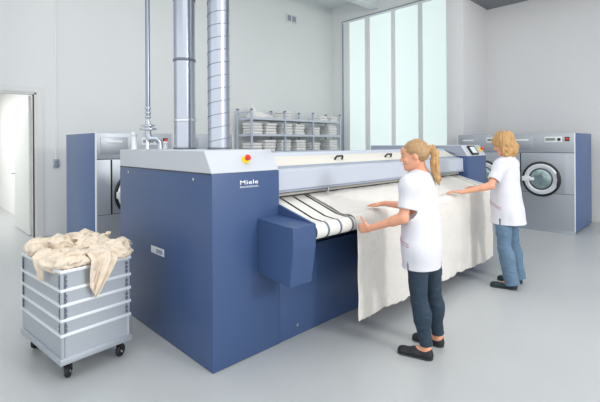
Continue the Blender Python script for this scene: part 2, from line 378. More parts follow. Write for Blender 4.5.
# ------------------------------------------------------------------ pipes on top of the left cabinet
TZ = 1.554
d1 = thing('exhaust_duct', 'smooth steel exhaust duct with ring joints rising from the ironer', 'duct', (1.93, 3.52, TZ))
MB().cyl((0, 0, 0), (0, 0, CH - TZ), 0.098, 40).build('duct_pipe', M_DUCT, d1)
for z in (0.27, 0.83, 1.40, 1.97, 2.54, 3.1, 3.67): MB().lathe([(0.099, -0.013), (0.104, -0.009), (0.104, 0.009), (0.099, 0.013)], (0, 0, z), (0, 0, 1), 40).build('ring_joint', M_CHROME if z == 0.27 else M_SEAM, d1)
MB().lathe([(0.106, 0), (0.106, 0.012), (0.1, 0.016)], (0, 0, 0), (0, 0, 1), 40).build('collar', M_SEAM, d1)
d2 = thing('spiral_duct', 'spiral seamed steel duct, right of the smooth one on the ironer', 'duct', (2.045, 3.12, TZ))
MB().cyl((0, 0, 0), (0, 0, CH - TZ), 0.0965, 40).build('duct_pipe', M_DUCT, d2)
pitch = 0.112; turns = int((CH - TZ) / pitch)
MB().tube([(0.0972 * math.cos(2 * PI * i / 28), 0.0972 * math.sin(2 * PI * i / 28), 0.01 + pitch * i / 28) for i in range(28 * turns)], 0.0028, 6).build('spiral_seam', M_SEAM, d2)
MB().lathe([(0.104, 0), (0.104, 0.012), (0.098, 0.016)], (0, 0, 0), (0, 0, 1), 40).build('collar', M_SEAM, d2)
d3 = thing('steam_pipe', 'thin vertical steel pipe with a flanged valve on the ironer', 'pipe', (1.70, 3.80, TZ))
MB().cyl((0, 0, 0.29), (0, 0, CH - TZ), 0.021, 20).build('pipe', M_PIPE, d3)
for z in (0.31, 0.35, 0.39): MB().lathe([(0.021, -0.012), (0.028, -0.006), (0.028, 0.006), (0.021, 0.012)], (0, 0, z), (0, 0, 1), 20).build('fitting', M_PIPE2, d3)
MB().lathe([(0.03, 0.0), (0.078, 0.006), (0.078, 0.02), (0.03, 0.026), (0.03, 0.036), (0.062, 0.04), (0.062, 0.052), (0.025, 0.06), (0.022, 0.09)], (0, 0, 0.18), (0, 0, 1), 28).build('flange', M_PIPE2, d3)
MB().tube([(0, 0, 0.20), (0, 0, 0.14), (0.01, -0.02, 0.10), (0.06, -0.05, 0.10), (0.09, -0.06, 0.07), (0.09, -0.06, -0.0)], [0.026, 0.03, 0.034, 0.028, 0.024, 0.028], 14).build('valve_body', M_PIPE2, d3)
MB().lathe([(0.04, 0), (0.04, 0.012), (0.028, 0.014), (0.024, 0.05), (0.03, 0.06), (0.02, 0.075)], (0.14, -0.06, 0), (0, 0, 1), 20).build('relief_cap', M_PANEL, d3)
MB().tube([(0, 0, 0.15), (0, 0.01, 0.02), (0, 0.01, 0)], [0.018, 0.02, 0.026], 12).build('pipe_foot', M_CHROME, d3)
st = thing('vent_stub', 'short white capped pipe stub at the left end of the ironer top', 'pipe', (1.642, 3.98, TZ))
MB().lathe([(0.032, 0), (0.026, 0.015), (0.024, 0.13), (0.03, 0.135), (0.03, 0.155), (0.02, 0.165)], (0, 0, 0), (0, 0, 1), 20).build('stub', M_PANEL, st)

# ------------------------------------------------------------------ washing machines
def washer(name_label, loc, rz, group, w=1.05, dep=1.3, h=1.755):
    """front faces local -Y, width along +X from 0 to w"""
    t = thing('washing_machine', name_label, 'washing machine', loc, rz, group)
    MB().box(0, w, 0.03, dep, 0.03, h, 0.004).build('casing', M_BLUE2, t)
    MB().box(0.03, w - 0.03, 0.06, dep - 0.03, 0, 0.03).build('plinth', M_BLACKP, t)
    MB().box(0, w, 0, 0.032, 0.05, 1.405, 0.004).build('front_panel', M_STEEL, t)
    MB().box(0, w, -0.004, 0.032, 1.412, h - 0.002, 0.004).build('control_panel', M_STEEL, t)
    MB().box(-0.004, w + 0.004, -0.01, 0.03, 0.0, 0.05, 0.004).build('base_trim', M_ALU, t)
    for xx in (-0.003, w - 0.009): MB().box(xx, xx + 0.012, -0.007, 0.034, 0.05, h + 0.002, 0.002).build('edge_trim', M_PANEL, t)
    # front door panel left of machine centre: seam lines
    MB().box(0.20, 0.905, -0.006, 0.006, 0.69, 1.395, 0.003).build('door_panel', M_STEELD, t)
    MB().box(0.180, 0.199, -0.003, 0.004, 0.69, 1.40).build('panel_gap', M_BLACKP, t)
    MB().box(0.0, w, -0.0015, 0.001, 0.683, 0.689).build('panel_seam', M_GAP, t)
    c = Vector((0.535, 0, 0.935)); ax = (0, -1, 0)
    dr = MB().lathe([(0.315, 0.0), (0.315, 0.02), (0.30, 0.03), (0.285, 0.03), (0.285, 0.02)], c, ax, 56).build('door_gasket', M_BLACKP, t)
    g = MB().lathe([(0.275, 0.022), (0.275, 0.04), (0.262, 0.052), (0.215, 0.056), (0.195, 0.046), (0.195, 0.03)], c, ax, 56).build('door_ring', M_ALUB, t)
    plabel(g, 'round steel porthole door')
    MB().lathe([(0.196, 0.03), (0.196, 0.05), (0.186, 0.056), (0.176, 0.05), (0.176, 0.03)], c, ax, 48).build('inner_ring', M_BLACKP, g)
    MB().lathe([(0.176, 0.03), (0.176, 0.045), (0.15, 0.062), (0.1, 0.075), (0.05, 0.082), (0.001, 0.084)], c, ax, 48).build('glass', M_GLASS, g)
    hm = MB(); hm.box(c.x - 0.30, c.x - 0.16, -0.085, -0.04, c.z - 0.045, c.z + 0.045, 0.01); hm.box(c.x - 0.18, c.x - 0.10, -0.098, -0.055, c.z - 0.028, c.z + 0.028, 0.01)
    hm.build('door_hinge', M_PANEL, t)
    MB().tube([(c.x + 0.27, -0.02, c.z - 0.13), (c.x + 0.27, -0.07, c.z - 0.10), (c.x + 0.285, -0.075, c.z), (c.x + 0.27, -0.07, c.z + 0.10), (c.x + 0.27, -0.02, c.z + 0.13)], 0.016, 10).build('door_handle', M_BLACKP, g)
    sd = MB().box(0.055, 0.405, -0.012, 0.0, 1.475, 1.70, 0.004).build('detergent_drawer', M_STEELD, t)
    MB().box(0.12, 0.33, -0.022, -0.008, 1.625, 1.655, 0.004).build('drawer_pull', M_PANEL, sd)
    f = MB().box(0.59, 0.865, -0.014, 0.0, 1.595, 1.695, 0.003).build('control_fascia', M_PANEL, t)
    MB().box(0.61, 0.76, -0.019, -0.01, 1.625, 1.672, 0.002).build('display', M_LCD, f)
    MB().lathe([(0.026, 0), (0.026, 0.018), (0.018, 0.024)], (0.82, -0.012, 1.645), ax, 20).build('selector_knob', M_BLACKP, f)
    b = MB().box(0.905, 0.975, -0.012, 0, 1.615, 1.69, 0.003).build('switch_plate', M_BLACKP, t)
    MB().lathe([(0.024, 0), (0.024, 0.022), (0.016, 0.028)], (0.94, -0.01, 1.652), ax, 20).build('power_button', M_RED, b)
    return t
washer('steel fronted washing machine with blue side at the right end', (8.309, 2.795, 0), -PI / 2, 'washing machines')
washer('steel fronted washing machine behind the woman with the wavy hair', (8.309, 3.812, 0), -PI / 2, 'washing machines', w=0.995)
washer('steel fronted washing machine with blue side, behind the left of the ironer', (1.816, 5.6, 0), 0, 'washing machines')
washer('steel fronted washing machine mostly hidden behind the ducts', (2.885, 5.6, 0), 0, 'washing machines')

# ------------------------------------------------------------------ smooth solid modelling on a grid (used for bodies, garments, hair)
def V(*a): return np.array(a, float)
def unit(a): a = np.asarray(a, float); return a / np.linalg.norm(a)
class Field:
    def __init__(s, lo, hi, h):
        s.lo = np.asarray(lo, float); s.h = h; n = np.ceil((np.asarray(hi, float) - s.lo) / h).astype(int) + 1
        s.n = n; s.d = np.full(n, 1.0, np.float32)
        s.ax = [s.lo[i] + h * np.arange(n[i]) for i in range(3)]
    def sl(s, lo, hi):
        a = np.clip(((np.asarray(lo) - s.lo) / s.h).astype(int) - 1, 0, s.n - 1); b = np.clip(((np.asarray(hi) - s.lo) / s.h).astype(int) + 2, 1, s.n)
        b = np.maximum(b, a + 1)
        S = tuple(slice(a[i], b[i]) for i in range(3)); G = np.meshgrid(*[s.ax[i][S[i]] for i in range(3)], indexing='ij')
        return S, G
    def comb(s, S, d, k, op='u'):
        c = s.d[S]
        if op == 'u':
            hh = np.maximum(k - np.abs(c - d), 0) / k; s.d[S] = np.minimum(c, d) - hh * hh * k * 0.25
        else:
            hh = np.maximum(k - np.abs(c + d), 0) / k; s.d[S] = np.maximum(c, -d) + hh * hh * k * 0.25
    def cap(s, a, b, ra, rb, k=0.02, flat=None, op='u'):
        a = np.asarray(a, float); b = np.asarray(b, float); m = max(ra, rb) + k + 0.03
        S, (X, Y, Z) = s.sl(np.minimum(a, b) - m, np.maximum(a, b) + m)
        px, py, pz = X - a[0], Y - a[1], Z - a[2]; ab = b - a
        t = np.clip((px * ab[0] + py * ab[1] + pz * ab[2]) / max(ab @ ab, 1e-9), 0, 1)
        qx, qy, qz = px - t * ab[0], py - t * ab[1], pz - t * ab[2]
        if flat is not None:
            n, f = unit(flat[0]), flat[1]; q = (qx * n[0] + qy * n[1] + qz * n[2]) * (f - 1); qx, qy, qz = qx + q * n[0], qy + q * n[1], qz + q * n[2]
        d = np.sqrt(qx * qx + qy * qy + qz * qz) - (ra + (rb - ra) * t)
        if flat is not None: d = d / (1 + (flat[1] - 1) * 0.4)
        s.comb(S, d, k, op)
    def ell(s, c, fr, r, k=0.02, op='u'):
        """fr: 3 unit axes, r: 3 radii"""
        c = np.asarray(c, float); m = max(r) + k + 0.03; S, (X, Y, Z) = s.sl(c - m, c + m)
        p = (X - c[0], Y - c[1], Z - c[2]); q = [p[0] * a[0] + p[1] * a[1] + p[2] * a[2] for a in fr]
        k0 = np.sqrt(sum((q[i] / r[i]) ** 2 for i in range(3))); k1 = np.sqrt(sum((q[i] / r[i] ** 2) ** 2 for i in range(3))) + 1e-9
        s.comb(S, k0 * (k0 - 1) / k1, k, op)
    def plane(s, o, n, within=None):
        """remove everything on the side n points to (optionally inside a ball)"""
        n = unit(n); o = np.asarray(o, float)
        if within: S, G = s.sl(o - within, o + within)
        else: S, G = s.sl(s.lo, s.lo + s.h * s.n)
        d = (G[0] - o[0]) * n[0] + (G[1] - o[1]) * n[1] + (G[2] - o[2]) * n[2]
        if within:
            r = np.sqrt((G[0] - o[0]) ** 2 + (G[1] - o[1]) ** 2 + (G[2] - o[2]) ** 2); d = np.minimum(d, within - 0.01 - r)
        s.d[S] = np.maximum(s.d[S], d)
    def noise(s, amp, sc_, seed, ridge=False, fr=None):
        I = np.where(np.abs(s.d) < 0.05); p = [s.ax[i][I[i]] for i in range(3)]
        if fr is not None: p = [sum(a[j] * p[j] for j in range(3)) for a in fr]
        v = VN(seed)(p[0] * sc_[0], p[1] * sc_[1], p[2] * sc_[2])
        if ridge: v = 1 - 2 * np.abs(v) * 1.6
        s.d[I] += (amp * v).astype(np.float32)
    def mesh(s, name, m, parent=None, origin=(0, 0, 0), smooth=2):
        d = s.d; d[0] = d[-1] = 1; d[:, 0] = d[:, -1] = 1; d[:, :, 0] = d[:, :, -1] = 1
        ins = d < 0; n = s.n
        cnt = np.zeros(n - 1, np.int8)
        for i in (0, 1):
            for j in (0, 1):
                for k in (0, 1): cnt += ins[i:n[0] - 1 + i, j:n[1] - 1 + j, k:n[2] - 1 + k]
        act = (cnt > 0) & (cnt < 8); C = np.argwhere(act); vid = np.full(n - 1, -1, np.int64); vid[act] = np.arange(len(C))
        acc = np.zeros((len(C), 3)); num = np.zeros(len(C))
        offs = [(0,0,0),(1,0,0),(0,1,0),(0,0,1),(1,1,0),(1,0,1),(0,1,1),(1,1,1)]
        for a in offs:
            for b in offs:
                df = np.subtract(b, a)
                if df.min() < 0 or df.sum() != 1: continue
                da = d[C[:, 0] + a[0], C[:, 1] + a[1], C[:, 2] + a[2]]; db = d[C[:, 0] + b[0], C[:, 1] + b[1], C[:, 2] + b[2]]
                x = (da < 0) != (db < 0); t = np.where(x, da / np.where(x, da - db, 1), 0)
                acc += np.where(x[:, None], np.asarray(a) + t[:, None] * df, 0); num += x
        P_ = s.lo + s.h * (C + acc / np.maximum(num, 1)[:, None])
        Q = []
        for ax_ in range(3):
            u, v = [(1, 2), (2, 0), (0, 1)][ax_]
            A = [slice(None)] * 3; B = [slice(None)] * 3; A[ax_] = slice(0, n[ax_] - 1); B[ax_] = slice(1, n[ax_])
            a_, b_ = ins[tuple(A)], ins[tuple(B)]; E_ = np.argwhere(a_ != b_); E_ = E_[(E_[:, u] > 0) & (E_[:, v] > 0) & (E_[:, u] < n[u] - 1) & (E_[:, v] < n[v] - 1)]
            fl = a_[E_[:, 0], E_[:, 1], E_[:, 2]]
            def cell(du, dv):
                c = E_.copy(); c[:, u] += du; c[:, v] += dv; return vid[c[:, 0], c[:, 1], c[:, 2]]
            q = np.stack([cell(-1, -1), cell(0, -1), cell(0, 0), cell(-1, 0)], 1); q[~fl] = q[~fl][:, ::-1]; Q.append(q)
        Q = np.concatenate(Q)
        # light Laplacian smoothing
        ed = np.concatenate([Q[:, [0, 1]], Q[:, [1, 2]], Q[:, [2, 3]], Q[:, [3, 0]]])
        for _ in range(smooth):
            sm = np.zeros_like(P_); c = np.zeros(len(P_)); np.add.at(sm, ed[:, 0], P_[ed[:, 1]]); np.add.at(c, ed[:, 0], 1); np.add.at(sm, ed[:, 1], P_[ed[:, 0]]); np.add.at(c, ed[:, 1], 1)
            P_ = P_ * 0.5 + 0.5 * sm / np.maximum(c, 1)[:, None]
        P_ = P_ - np.asarray(origin)
        me = bpy.data.meshes.new(name); me.vertices.add(len(P_)); me.vertices.foreach_set('co', P_.astype(np.float32).ravel())
        me.loops.add(Q.size); me.loops.foreach_set('vertex_index', Q.ravel().astype(np.int32)); me.polygons.add(len(Q))
        me.polygons.foreach_set('loop_start', np.arange(0, Q.size, 4, dtype=np.int32)); me.polygons.foreach_set('use_smooth', np.ones(len(Q), bool))
        me.update(calc_edges=True); me.validate(); me.materials.append(m)
        return link(name, me, parent)

def rot_about(v, ax_, a):
    ax_ = unit(ax_); return v * math.cos(a) + np.cross(ax_, v) * math.sin(a) + ax_ * (ax_ @ v) * (1 - math.cos(a))
def hand(F, wr, dirf, palm_n, thumb, curl=(0.15, 0.25, 0.2), spread=0.06, thumb_up=0.6, thumb_fold=0.0, s=1.0):
    """wr wrist, dirf towards the fingers, palm_n out of the palm, thumb: direction of the thumb side"""
    d = unit(dirf); pn = unit(palm_n - (np.asarray(palm_n) @ d) * d); th = unit(thumb - (np.asarray(thumb) @ d) * d - (np.asarray(thumb) @ pn) * pn)
    wr = np.asarray(wr, float)
    L = [0.068, 0.076, 0.070, 0.054]; R = [0.0085, 0.0088, 0.0083, 0.0074]; off = [0.029, 0.010, -0.009, -0.027]; ml = [0.088, 0.090, 0.085, 0.077]
    for i in range(4):
        kn = wr + d * ml[i] * s + th * off[i] * s; base = wr + d * 0.012 + th * off[i] * 0.55 * s
        F.cap(base, kn, 0.0155 * s, 0.0115 * s, 0.012, (pn, 1.1))
        dd = unit(d + th * spread * (1.5 - i)); ax_ = np.cross(dd, pn); p = kn
        for j, fr in enumerate((0.44, 0.31, 0.25)):
            dd = rot_about(dd, ax_, curl[j] * (1 + 0.08 * i)); q = p + dd * L[i] * fr * s
            F.cap(p, q, R[i] * s * (1.06 - j * 0.08), R[i] * s * (0.98 - j * 0.08), 0.003); p = q
    b = wr + d * 0.02 * s + th * 0.018 * s; m1 = b + unit(d * 0.75 + th * 0.7 * (1 - thumb_fold) + pn * 0.25) * 0.042 * s
    F.cap(b, m1, 0.017 * s, 0.0125 * s, 0.014)
    t1 = unit(d * thumb_up + th * (1 - thumb_fold) + pn * 0.1); p1 = m1 + t1 * 0.034 * s; F.cap(m1, p1, 0.0115 * s, 0.0098 * s, 0.004)
    F.cap(p1, p1 + unit(t1 + d * 0.25) * 0.026 * s, 0.0098 * s, 0.0080 * s, 0.004)

def head(F, c, f, hs=1.0):
    f = unit(f); l = unit(np.cross((0, 0, 1), f)); u = np.cross(f, l); fr = (l, f, u); g = lambda a, b, e: c + (l * a + f * b + u * e) * hs
    F.ell(g(0, -0.012, 0.028), fr, (0.074 * hs, 0.092 * hs, 0.086 * hs), 0.02)
    F.ell(g(0, 0.034, -0.030), fr, (0.058 * hs, 0.056 * hs, 0.075 * hs), 0.03)
    F.cap(g(0, 0.072, -0.092), g(0, 0.066, -0.090), 0.021 * hs, 0.02 * hs, 0.03)
    for sd in (-1, 1):
        F.cap(g(0.052 * sd, -0.01, -0.058), g(0.02 * sd, 0.062, -0.088), 0.018 * hs, 0.016 * hs, 0.03)
        F.ell(g(0.036 * sd, 0.070, -0.030), fr, (0.020 * hs, 0.016 * hs, 0.020 * hs), 0.02)
        F.ell(g(0.031 * sd, 0.096, 0.008), fr, (0.014 * hs, 0.010 * hs, 0.009 * hs), 0.012, 's')
        F.ell(g(0.074 * sd, -0.010, -0.012), (l, unit(f - 0.2 * u), unit(u + 0.2 * f)), (0.008 * hs, 0.019 * hs, 0.030 * hs), 0.006)
    F.cap(g(0, 0.080, 0.026), g(0, 0.074, 0.05), 0.018 * hs, 0.024 * hs, 0.02)
    F.cap(g(0, 0.090, 0.004), g(0, 0.108, -0.026), 0.0065 * hs, 0.0105 * hs, 0.010)
    F.cap(g(-0.010, 0.098, -0.030), g(0.010, 0.098, -0.030), 0.007 * hs, 0.007 * hs, 0.008)
    F.cap(g(-0.014, 0.087, -0.052), g(0.014, 0.087, -0.052), 0.0075 * hs, 0.0075 * hs, 0.008)
    F.cap(g(-0.012, 0.084, -0.063), g(0.012, 0.084, -0.063), 0.008 * hs, 0.008 * hs, 0.008)
    return fr, g

def shoe(name, heel, toe, m, parent, origin, z0=0.0):
    heel = V(*heel, z0); toe = V(*toe, z0); d = unit(toe - heel); sd = np.cross((0, 0, 1), d)
    F = Field(np.minimum(heel, toe) - 0.09, np.maximum(heel, toe) + V(0.09, 0.09, 0.13), 0.004)
    a = heel + d * 0.035; b = toe - d * 0.042; mid = (a + b) / 2
    F.cap(a + V(0, 0, 0.032), mid + sd * 0 + V(0, 0, 0.034), 0.038, 0.040, 0.02); F.cap(mid + V(0, 0, 0.032), b + V(0, 0, 0.024), 0.041, 0.043, 0.02, ((0, 0, 1), 1.35))
    F.cap(a + V(0, 0, 0.03), a + V(0, 0, 0.062), 0.036, 0.033, 0.02)
    F.cap(a + V(0, 0, 0.085) + d * 0.008, a + V(0, 0, 0.09) + d * 0.05, 0.028, 0.030, 0.01, None, 's')
    F.plane((0, 0, z0 + 0.006), (0, 0, -1))
    o = F.mesh(name, m, parent, origin, 1)
    F = Field(np.minimum(heel, toe) - 0.09, np.maximum(heel, toe) + V(0.09, 0.09, 0.1), 0.004)
    F.cap(a + V(0, 0, 0.008), b + V(0, 0, 0.008), 0.038, 0.045, 0.02); F.plane((0, 0, z0 + 0.012), (0, 0, 1)); F.plane((0, 0, z0 + 0.001), (0, 0, -1))
    F.mesh('sole', M_SOLE, o, (0, 0, 0) if False else origin, 0)
    return o

def person(J, faced, torsof, label, hands, jean, jr, tun_hem, tr_end, look, hs=1.0, slim=1.0, seed=1, flare=(0.176, 1.22)):
    J = {k: V(*v) for k, v in J.items()}
    root = V((J['LA'][0] + J['RA'][0]) / 2, (J['LA'][1] + J['RA'][1]) / 2, 0)
    t = thing('person', label, 'person', tuple(root))
    f = unit((*torsof, 0)); l = np.cross((0, 0, 1), f); u = V(0, 0, 1); fr = (l, f, u)
    allp = np.array(list(J.values())); lo = allp.min(0) - V(0.26, 0.26, 0.08); hi = allp.max(0) + V(0.26, 0.26, 0.2); lo[2] = 0.0
    F = Field(lo, hi, 0.0055)
    def torso(F, e, k):
        F.ell(J['chest'] + u * 0.02, fr, (0.138 * slim + e, 0.098 * slim + e, 0.17 + e), k)
        F.ell((J['chest'] + J['waist']) / 2, fr, (0.122 * slim + e, 0.09 * slim + e, 0.14), k)
        F.ell(J['waist'] - u * 0.02, fr, (0.118 * slim + e, 0.088 * slim + e, 0.12), k)
        F.ell(J['pelvis'] + u * 0.03, fr, (0.158 * slim + e, 0.108 * slim + e, 0.13), k)
        for sd in (-1, 1):
            F.ell(J['pelvis'] + l * 0.07 * sd - f * 0.045 - u * 0.0, fr, (0.076 + e * 0.5, 0.062 + e * 0.5, 0.085), k)
            F.ell(J['chest'] + l * 0.065 * sd + f * 0.075 - u * 0.0, fr, (0.058 + e, 0.05 + e, 0.058), k)
        F.cap(J['LS'] - u * 0.01, J['RS'] - u * 0.01, 0.05 + e, 0.05 + e, k, (f, 1.1))
        F.cap(J['LS'], J['neckB'] + u * 0.02, 0.042 + e, 0.05 + e * 0.5, k); F.cap(J['RS'], J['neckB'] + u * 0.02, 0.042 + e, 0.05 + e * 0.5, k)
    torso(F, 0, 0.06)
    for sd in 'LR':
        F.cap(J[sd + 'S'], J[sd + 'E'], 0.046, 0.036, 0.04); F.cap(J[sd + 'E'], J[sd + 'W'], 0.038, 0.0235, 0.02)
        e1 = J[sd + 'E'] + (J[sd + 'W'] - J[sd + 'E']) * 0.28; F.cap(J[sd + 'E'], e1, 0.036, 0.037, 0.02)
        F.cap(J[sd + 'Hip'], J[sd + 'K'], 0.078, 0.050, 0.04); F.cap(J[sd + 'K'], J[sd + 'A'], 0.049, 0.033, 0.03)
        c = J[sd + 'K'] * 0.68 + J[sd + 'A'] * 0.32 - f * 0.018; F.ell(c, fr, (0.047, 0.05, 0.10), 0.03)
        h_, t_ = J[sd + 'heel'], J[sd + 'toe']; d = unit(t_ - h_)
        F.cap(J[sd + 'A'], h_ + d * 0.04 + u * 0.035, 0.033, 0.028, 0.02); F.cap(J[sd + 'A'] - u * 0.015, t_ - d * 0.05 + u * 0.022, 0.030, 0.022, 0.02)
    F.cap(J['neckB'] - u * 0.02, J['neckT'] + u * 0.02, 0.052, 0.048, 0.03)
    hfr, g = head(F, J['head'], look, hs)
    for hd in hands: hand(F, **hd)
    body = F.mesh('body', M_SKIN, t, root, 1)
    # face details
    for sd in (-1, 1):
        e = MB().lathe([(0.001, 0.0), (0.007, 0.002), (0.0085, 0.006), (0.007, 0.010), (0.001, 0.0125)], g(0.031 * sd, 0.0750, 0.006) - root, hfr[1], 14).build('eye', M_EYE, body)
        MB().lathe([(0.0058, 0.0), (0.0058, 0.003), (0.003, 0.0042)], g(0.031 * sd, 0.0840, 0.005) - root, hfr[1], 12).build('iris', M_BLACKP, e)
        MB().tube([g(0.018 * sd, 0.093, 0.026) - root, g(0.034 * sd, 0.090, 0.031) - root, g(0.050 * sd, 0.074, 0.025) - root], [0.0025, 0.003, 0.002], 6).build('eyebrow', M_HAIR1, body)
    MB().tube([g(-0.020, 0.083, -0.057) - root, g(-0.008, 0.094, -0.055) - root, g(0, 0.095, -0.056) - root, g(0.008, 0.094, -0.055) - root, g(0.020, 0.083, -0.057) - root], [0.002, 0.005, 0.0055, 0.005, 0.002], 8).build('lips', M_LIP, body)
    # trousers
    lo2 = np.minimum.reduce([J['LA'], J['RA'], J['LHip'], J['RHip']]) - V(0.25, 0.25, 0.1); hi2 = np.maximum.reduce([J['LA'], J['RA'], J['pelvis']]) + V(0.25, 0.25, 0.2)
    F = Field(lo2, hi2, 0.0055)
    F.ell(J['pelvis'] + u * 0.03, fr, (0.165 * slim, 0.116 * slim, 0.14), 0.05)
    for sd, q in (('L', 1), ('R', -1)):
        F.ell(J['pelvis'] + l * 0.07 * q - f * 0.055, fr, (0.088, 0.076, 0.09), 0.04)
        F.cap(J[sd + 'Hip'], J[sd + 'K'], jr[0], jr[1], 0.04)
    G2 = F
    for sd in 'LR':
        end = J[sd + 'A'] + unit(J[sd + 'A'] - J[sd + 'K']) * tr_end
        F.cap(J[sd + 'K'], end, jr[1], jr[2], 0.012)
        c = J[sd + 'K'] * 0.68 + J[sd + 'A'] * 0.32 - f * 0.014; F.ell(c, fr, (jr[1] - 0.002, jr[1] + 0.004, 0.11), 0.03)
        F.plane(end, end - J[sd + 'K'], 0.16)
        q = end - unit(end - J[sd + 'K']) * 0.0
        F.cap(q, q, jr[2] - 0.010, jr[2] - 0.010, 0.004, None, 's')
    F.plane(J['pelvis'] + u * 0.12, u)
    F.noise(0.003, (8, 8, 18), seed); F.noise(0.0018, (16, 16, 34), seed + 3, True)
    tr = F.mesh('jeans', jean, t, root, 1)
    # tunic
    lo3 = np.minimum.reduce([J['LE'], J['RE'], J['pelvis'], J['LS']]) - V(0.25, 0.25, 0.25); hi3 = np.maximum.reduce([J['LS'], J['RS'], J['neckB'], J['RE']]) + V(0.2, 0.22, 0.14)
    lo3[2] = tun_hem - 0.05
    F = Field(lo3, hi3, 0.0055)
    torso(F, 0.014, 0.06)
    top = J['chest'] + u * 0.06; bot = V(*(J['pelvis'][:2] - f[:2] * 0.008), tun_hem - 0.04)
    F.cap(top, J['waist'], 0.145 * slim, 0.150 * slim, 0.06, (f, 1.28)); F.cap(J['waist'], bot, 0.150 * slim, flare[0] * slim, 0.08, (f, flare[1]))
    ends = []
    for sd in 'LR':
        e = J[sd + 'S'] + (J[sd + 'E'] - J[sd + 'S']) * 0.80; F.cap(J[sd + 'S'], e, 0.060, 0.062, 0.06); ends.append((e, J[sd + 'E'] - J[sd + 'S']))
    F.noise(0.006, (6, 6, 4), seed + 5); F.noise(0.003, (11, 11, 4), seed + 6, True)
    for e, d in ends:
        e = e - unit(d) * 0.02
        F.plane(e, d, 0.10); F.cap(e, e + unit(d) * 0.03, 0.048, 0.052, 0.003, None, 's')
    F.plane((0, 0, tun_hem), (0, 0, -1))
    S, G = F.sl(F.lo, F.lo + F.h * F.n)
    # hollow out below, and cut the neckline
    F.cap(V(*(J['pelvis'][:2]), tun_hem - 0.3), V(*(J['pelvis'][:2]), tun_hem - 0.125), 0.15 * slim, 0.150 * slim, 0.004, (f, 1.3), 's')
    F.cap(J['neckB'] + u * 0.055, J['neckB'] + u * 0.2, 0.066, 0.09, 0.006, None, 's')
    F.ell(J['neckB'] + f * 0.07 + u * 0.03, fr, (0.06, 0.05, 0.07), 0.01, 's')
    # side slits at the hem
    for sd in (-1, 1):
        q = V(*(J['pelvis'][:2]), tun_hem) + l * sd * 0.178 * slim + f * 0.025
        F.ell(q, fr, (0.07, 0.007, 0.065), 0.003, 's')
    tu = F.mesh('tunic', M_TUNIC, t, root, 1)
    return t, J, root, fr, hfr, g, tu, body


# ------------------------------------------------------------------ the sheet on the belts
def path_at(prof_, n):
    p = np.array(prof_); sgm = np.r_[0, np.cumsum(np.linalg.norm(np.diff(p, axis=0), axis=1))]; t = np.linspace(0, sgm[-1], n)
    return np.stack([np.interp(t, sgm, p[:, 0]), np.interp(t, sgm, p[:, 1])], 1), t / sgm[-1], sgm[-1]
spr = [(2.588, 1.142), (2.5, 1.112), (2.35, 1.062), (2.2, 1.012)]
for k in range(0, 8):
    a = math.radians(70 + k * 15); spr.append((cy + 0.07 * math.cos(a), cz + 0.07 * math.sin(a)))
spr += [(2.048, 0.86), (2.045, 0.7), (2.05, 0.5), (2.05, 0.3), (2.05, 0.178)]
NS, NU = 170, 330
pp, tt, LL = path_at(spr, NS)
U, T = np.meshgrid(np.linspace(0, 1, NU), np.arange(NS), indexing='ij')
Y = pp[T, 0]; Z = pp[T, 1]; hang = np.clip((0.93 - Z) / 0.75, 0, 1) * (Y < 2.1)
n1 = VN(41); X = 2.640 + U * (5.40 - 2.640)
X = X + (-0.03 + 0.0 * U) * hang + hang * U * 0.09 + 0.008 * n1(U * 3, T * 0.04, 0 * U) * (1 - np.minimum(1, 8 * np.abs(U - 0.5) * 0))
fold = n1(X * 5.5, Z * 0.9 + 3, 0 * X) * 0.6 + n1(X * 12, Z * 1.2 + 9, 0 * X + 5) * 0.28 + n1(X * 3 + Z * 4, Z * 5, 0 * X + 8) * 0.25
Y = Y - hang ** 0.7 * (0.022 + 0.034 * fold)
wr_ = n1(X * 6, T * 0.10, 0 * X + 2) + 0.6 * (1 - 2.4 * np.abs(n1(X * 9 + T * 0.05, T * 0.16, 0 * X + 7)))
flat = (Z > 0.99)
Z = Z + np.where(flat, 0.006 + 0.0035 * wr_, 0) - hang ** 4 * (0.007 * n1(X * 9, 0 * X, 0 * X + 4) + 0.007 * n1(X * 26, 0 * X, 0 * X + 6) + 0.045 * (U - 0.15))
Z = np.where((Z < 0.99) & (Z > 0.9), Z + 0.002, Z)
sheet = grid_mesh('linen_sheet', np.stack([X, Y, Z], -1), M_LINEN, None, 0.003)
tag(sheet, 'large damp off-white sheet lying on the feed belts and hanging down in front', 'sheet')

# ------------------------------------------------------------------ laundry cart
CO = (0.775, 3.07); CA = math.radians(6); CW, CD = 0.47, 0.76
cart = thing('laundry_cart', 'ribbed aluminium laundry cart on four black casters, heaped with cotton', 'cart', (CO[0], CO[1], 0), CA)
Z0, Z1 = 0.13, 0.762
for (a, b, c, d, nm) in ((0, CW, 0, 0.01, 'side_panel'), (0, CW, CD - 0.01, CD, 'side_panel'), (0, 0.01, 0.01, CD - 0.01, 'side_panel'), (CW - 0.01, CW, 0.01, CD - 0.01, 'side_panel')):
    MB().box(a, b, c, d, Z0 + 0.03, Z1).build(nm, M_ALU, cart)
MB().box(0.01, CW - 0.01, 0.01, CD - 0.01, Z0 + 0.03, Z0 + 0.045).build('bottom_panel', M_ALU, cart)
def ring(z0, z1, o, m, nm, b=0.004, pr=None):
    mb = MB(); o2 = o
    mb.box(-o, CW + o, -o, 0.002, z0, z1, b); mb.box(-o, CW + o, CD - 0.002, CD + o, z0, z1, b); mb.box(-o, 0.002, 0, CD, z0, z1, b); mb.box(CW - 0.002, CW + o, 0, CD, z0, z1, b)
    return mb.build(nm, m, cart)
ring(Z0, Z0 + 0.045, 0.014, M_ALU, 'base_frame', 0.006)
for z in (0.325, 0.425, 0.525, 0.625): ring(z - 0.010, z + 0.010, 0.010, M_ALUB, 'ridge')
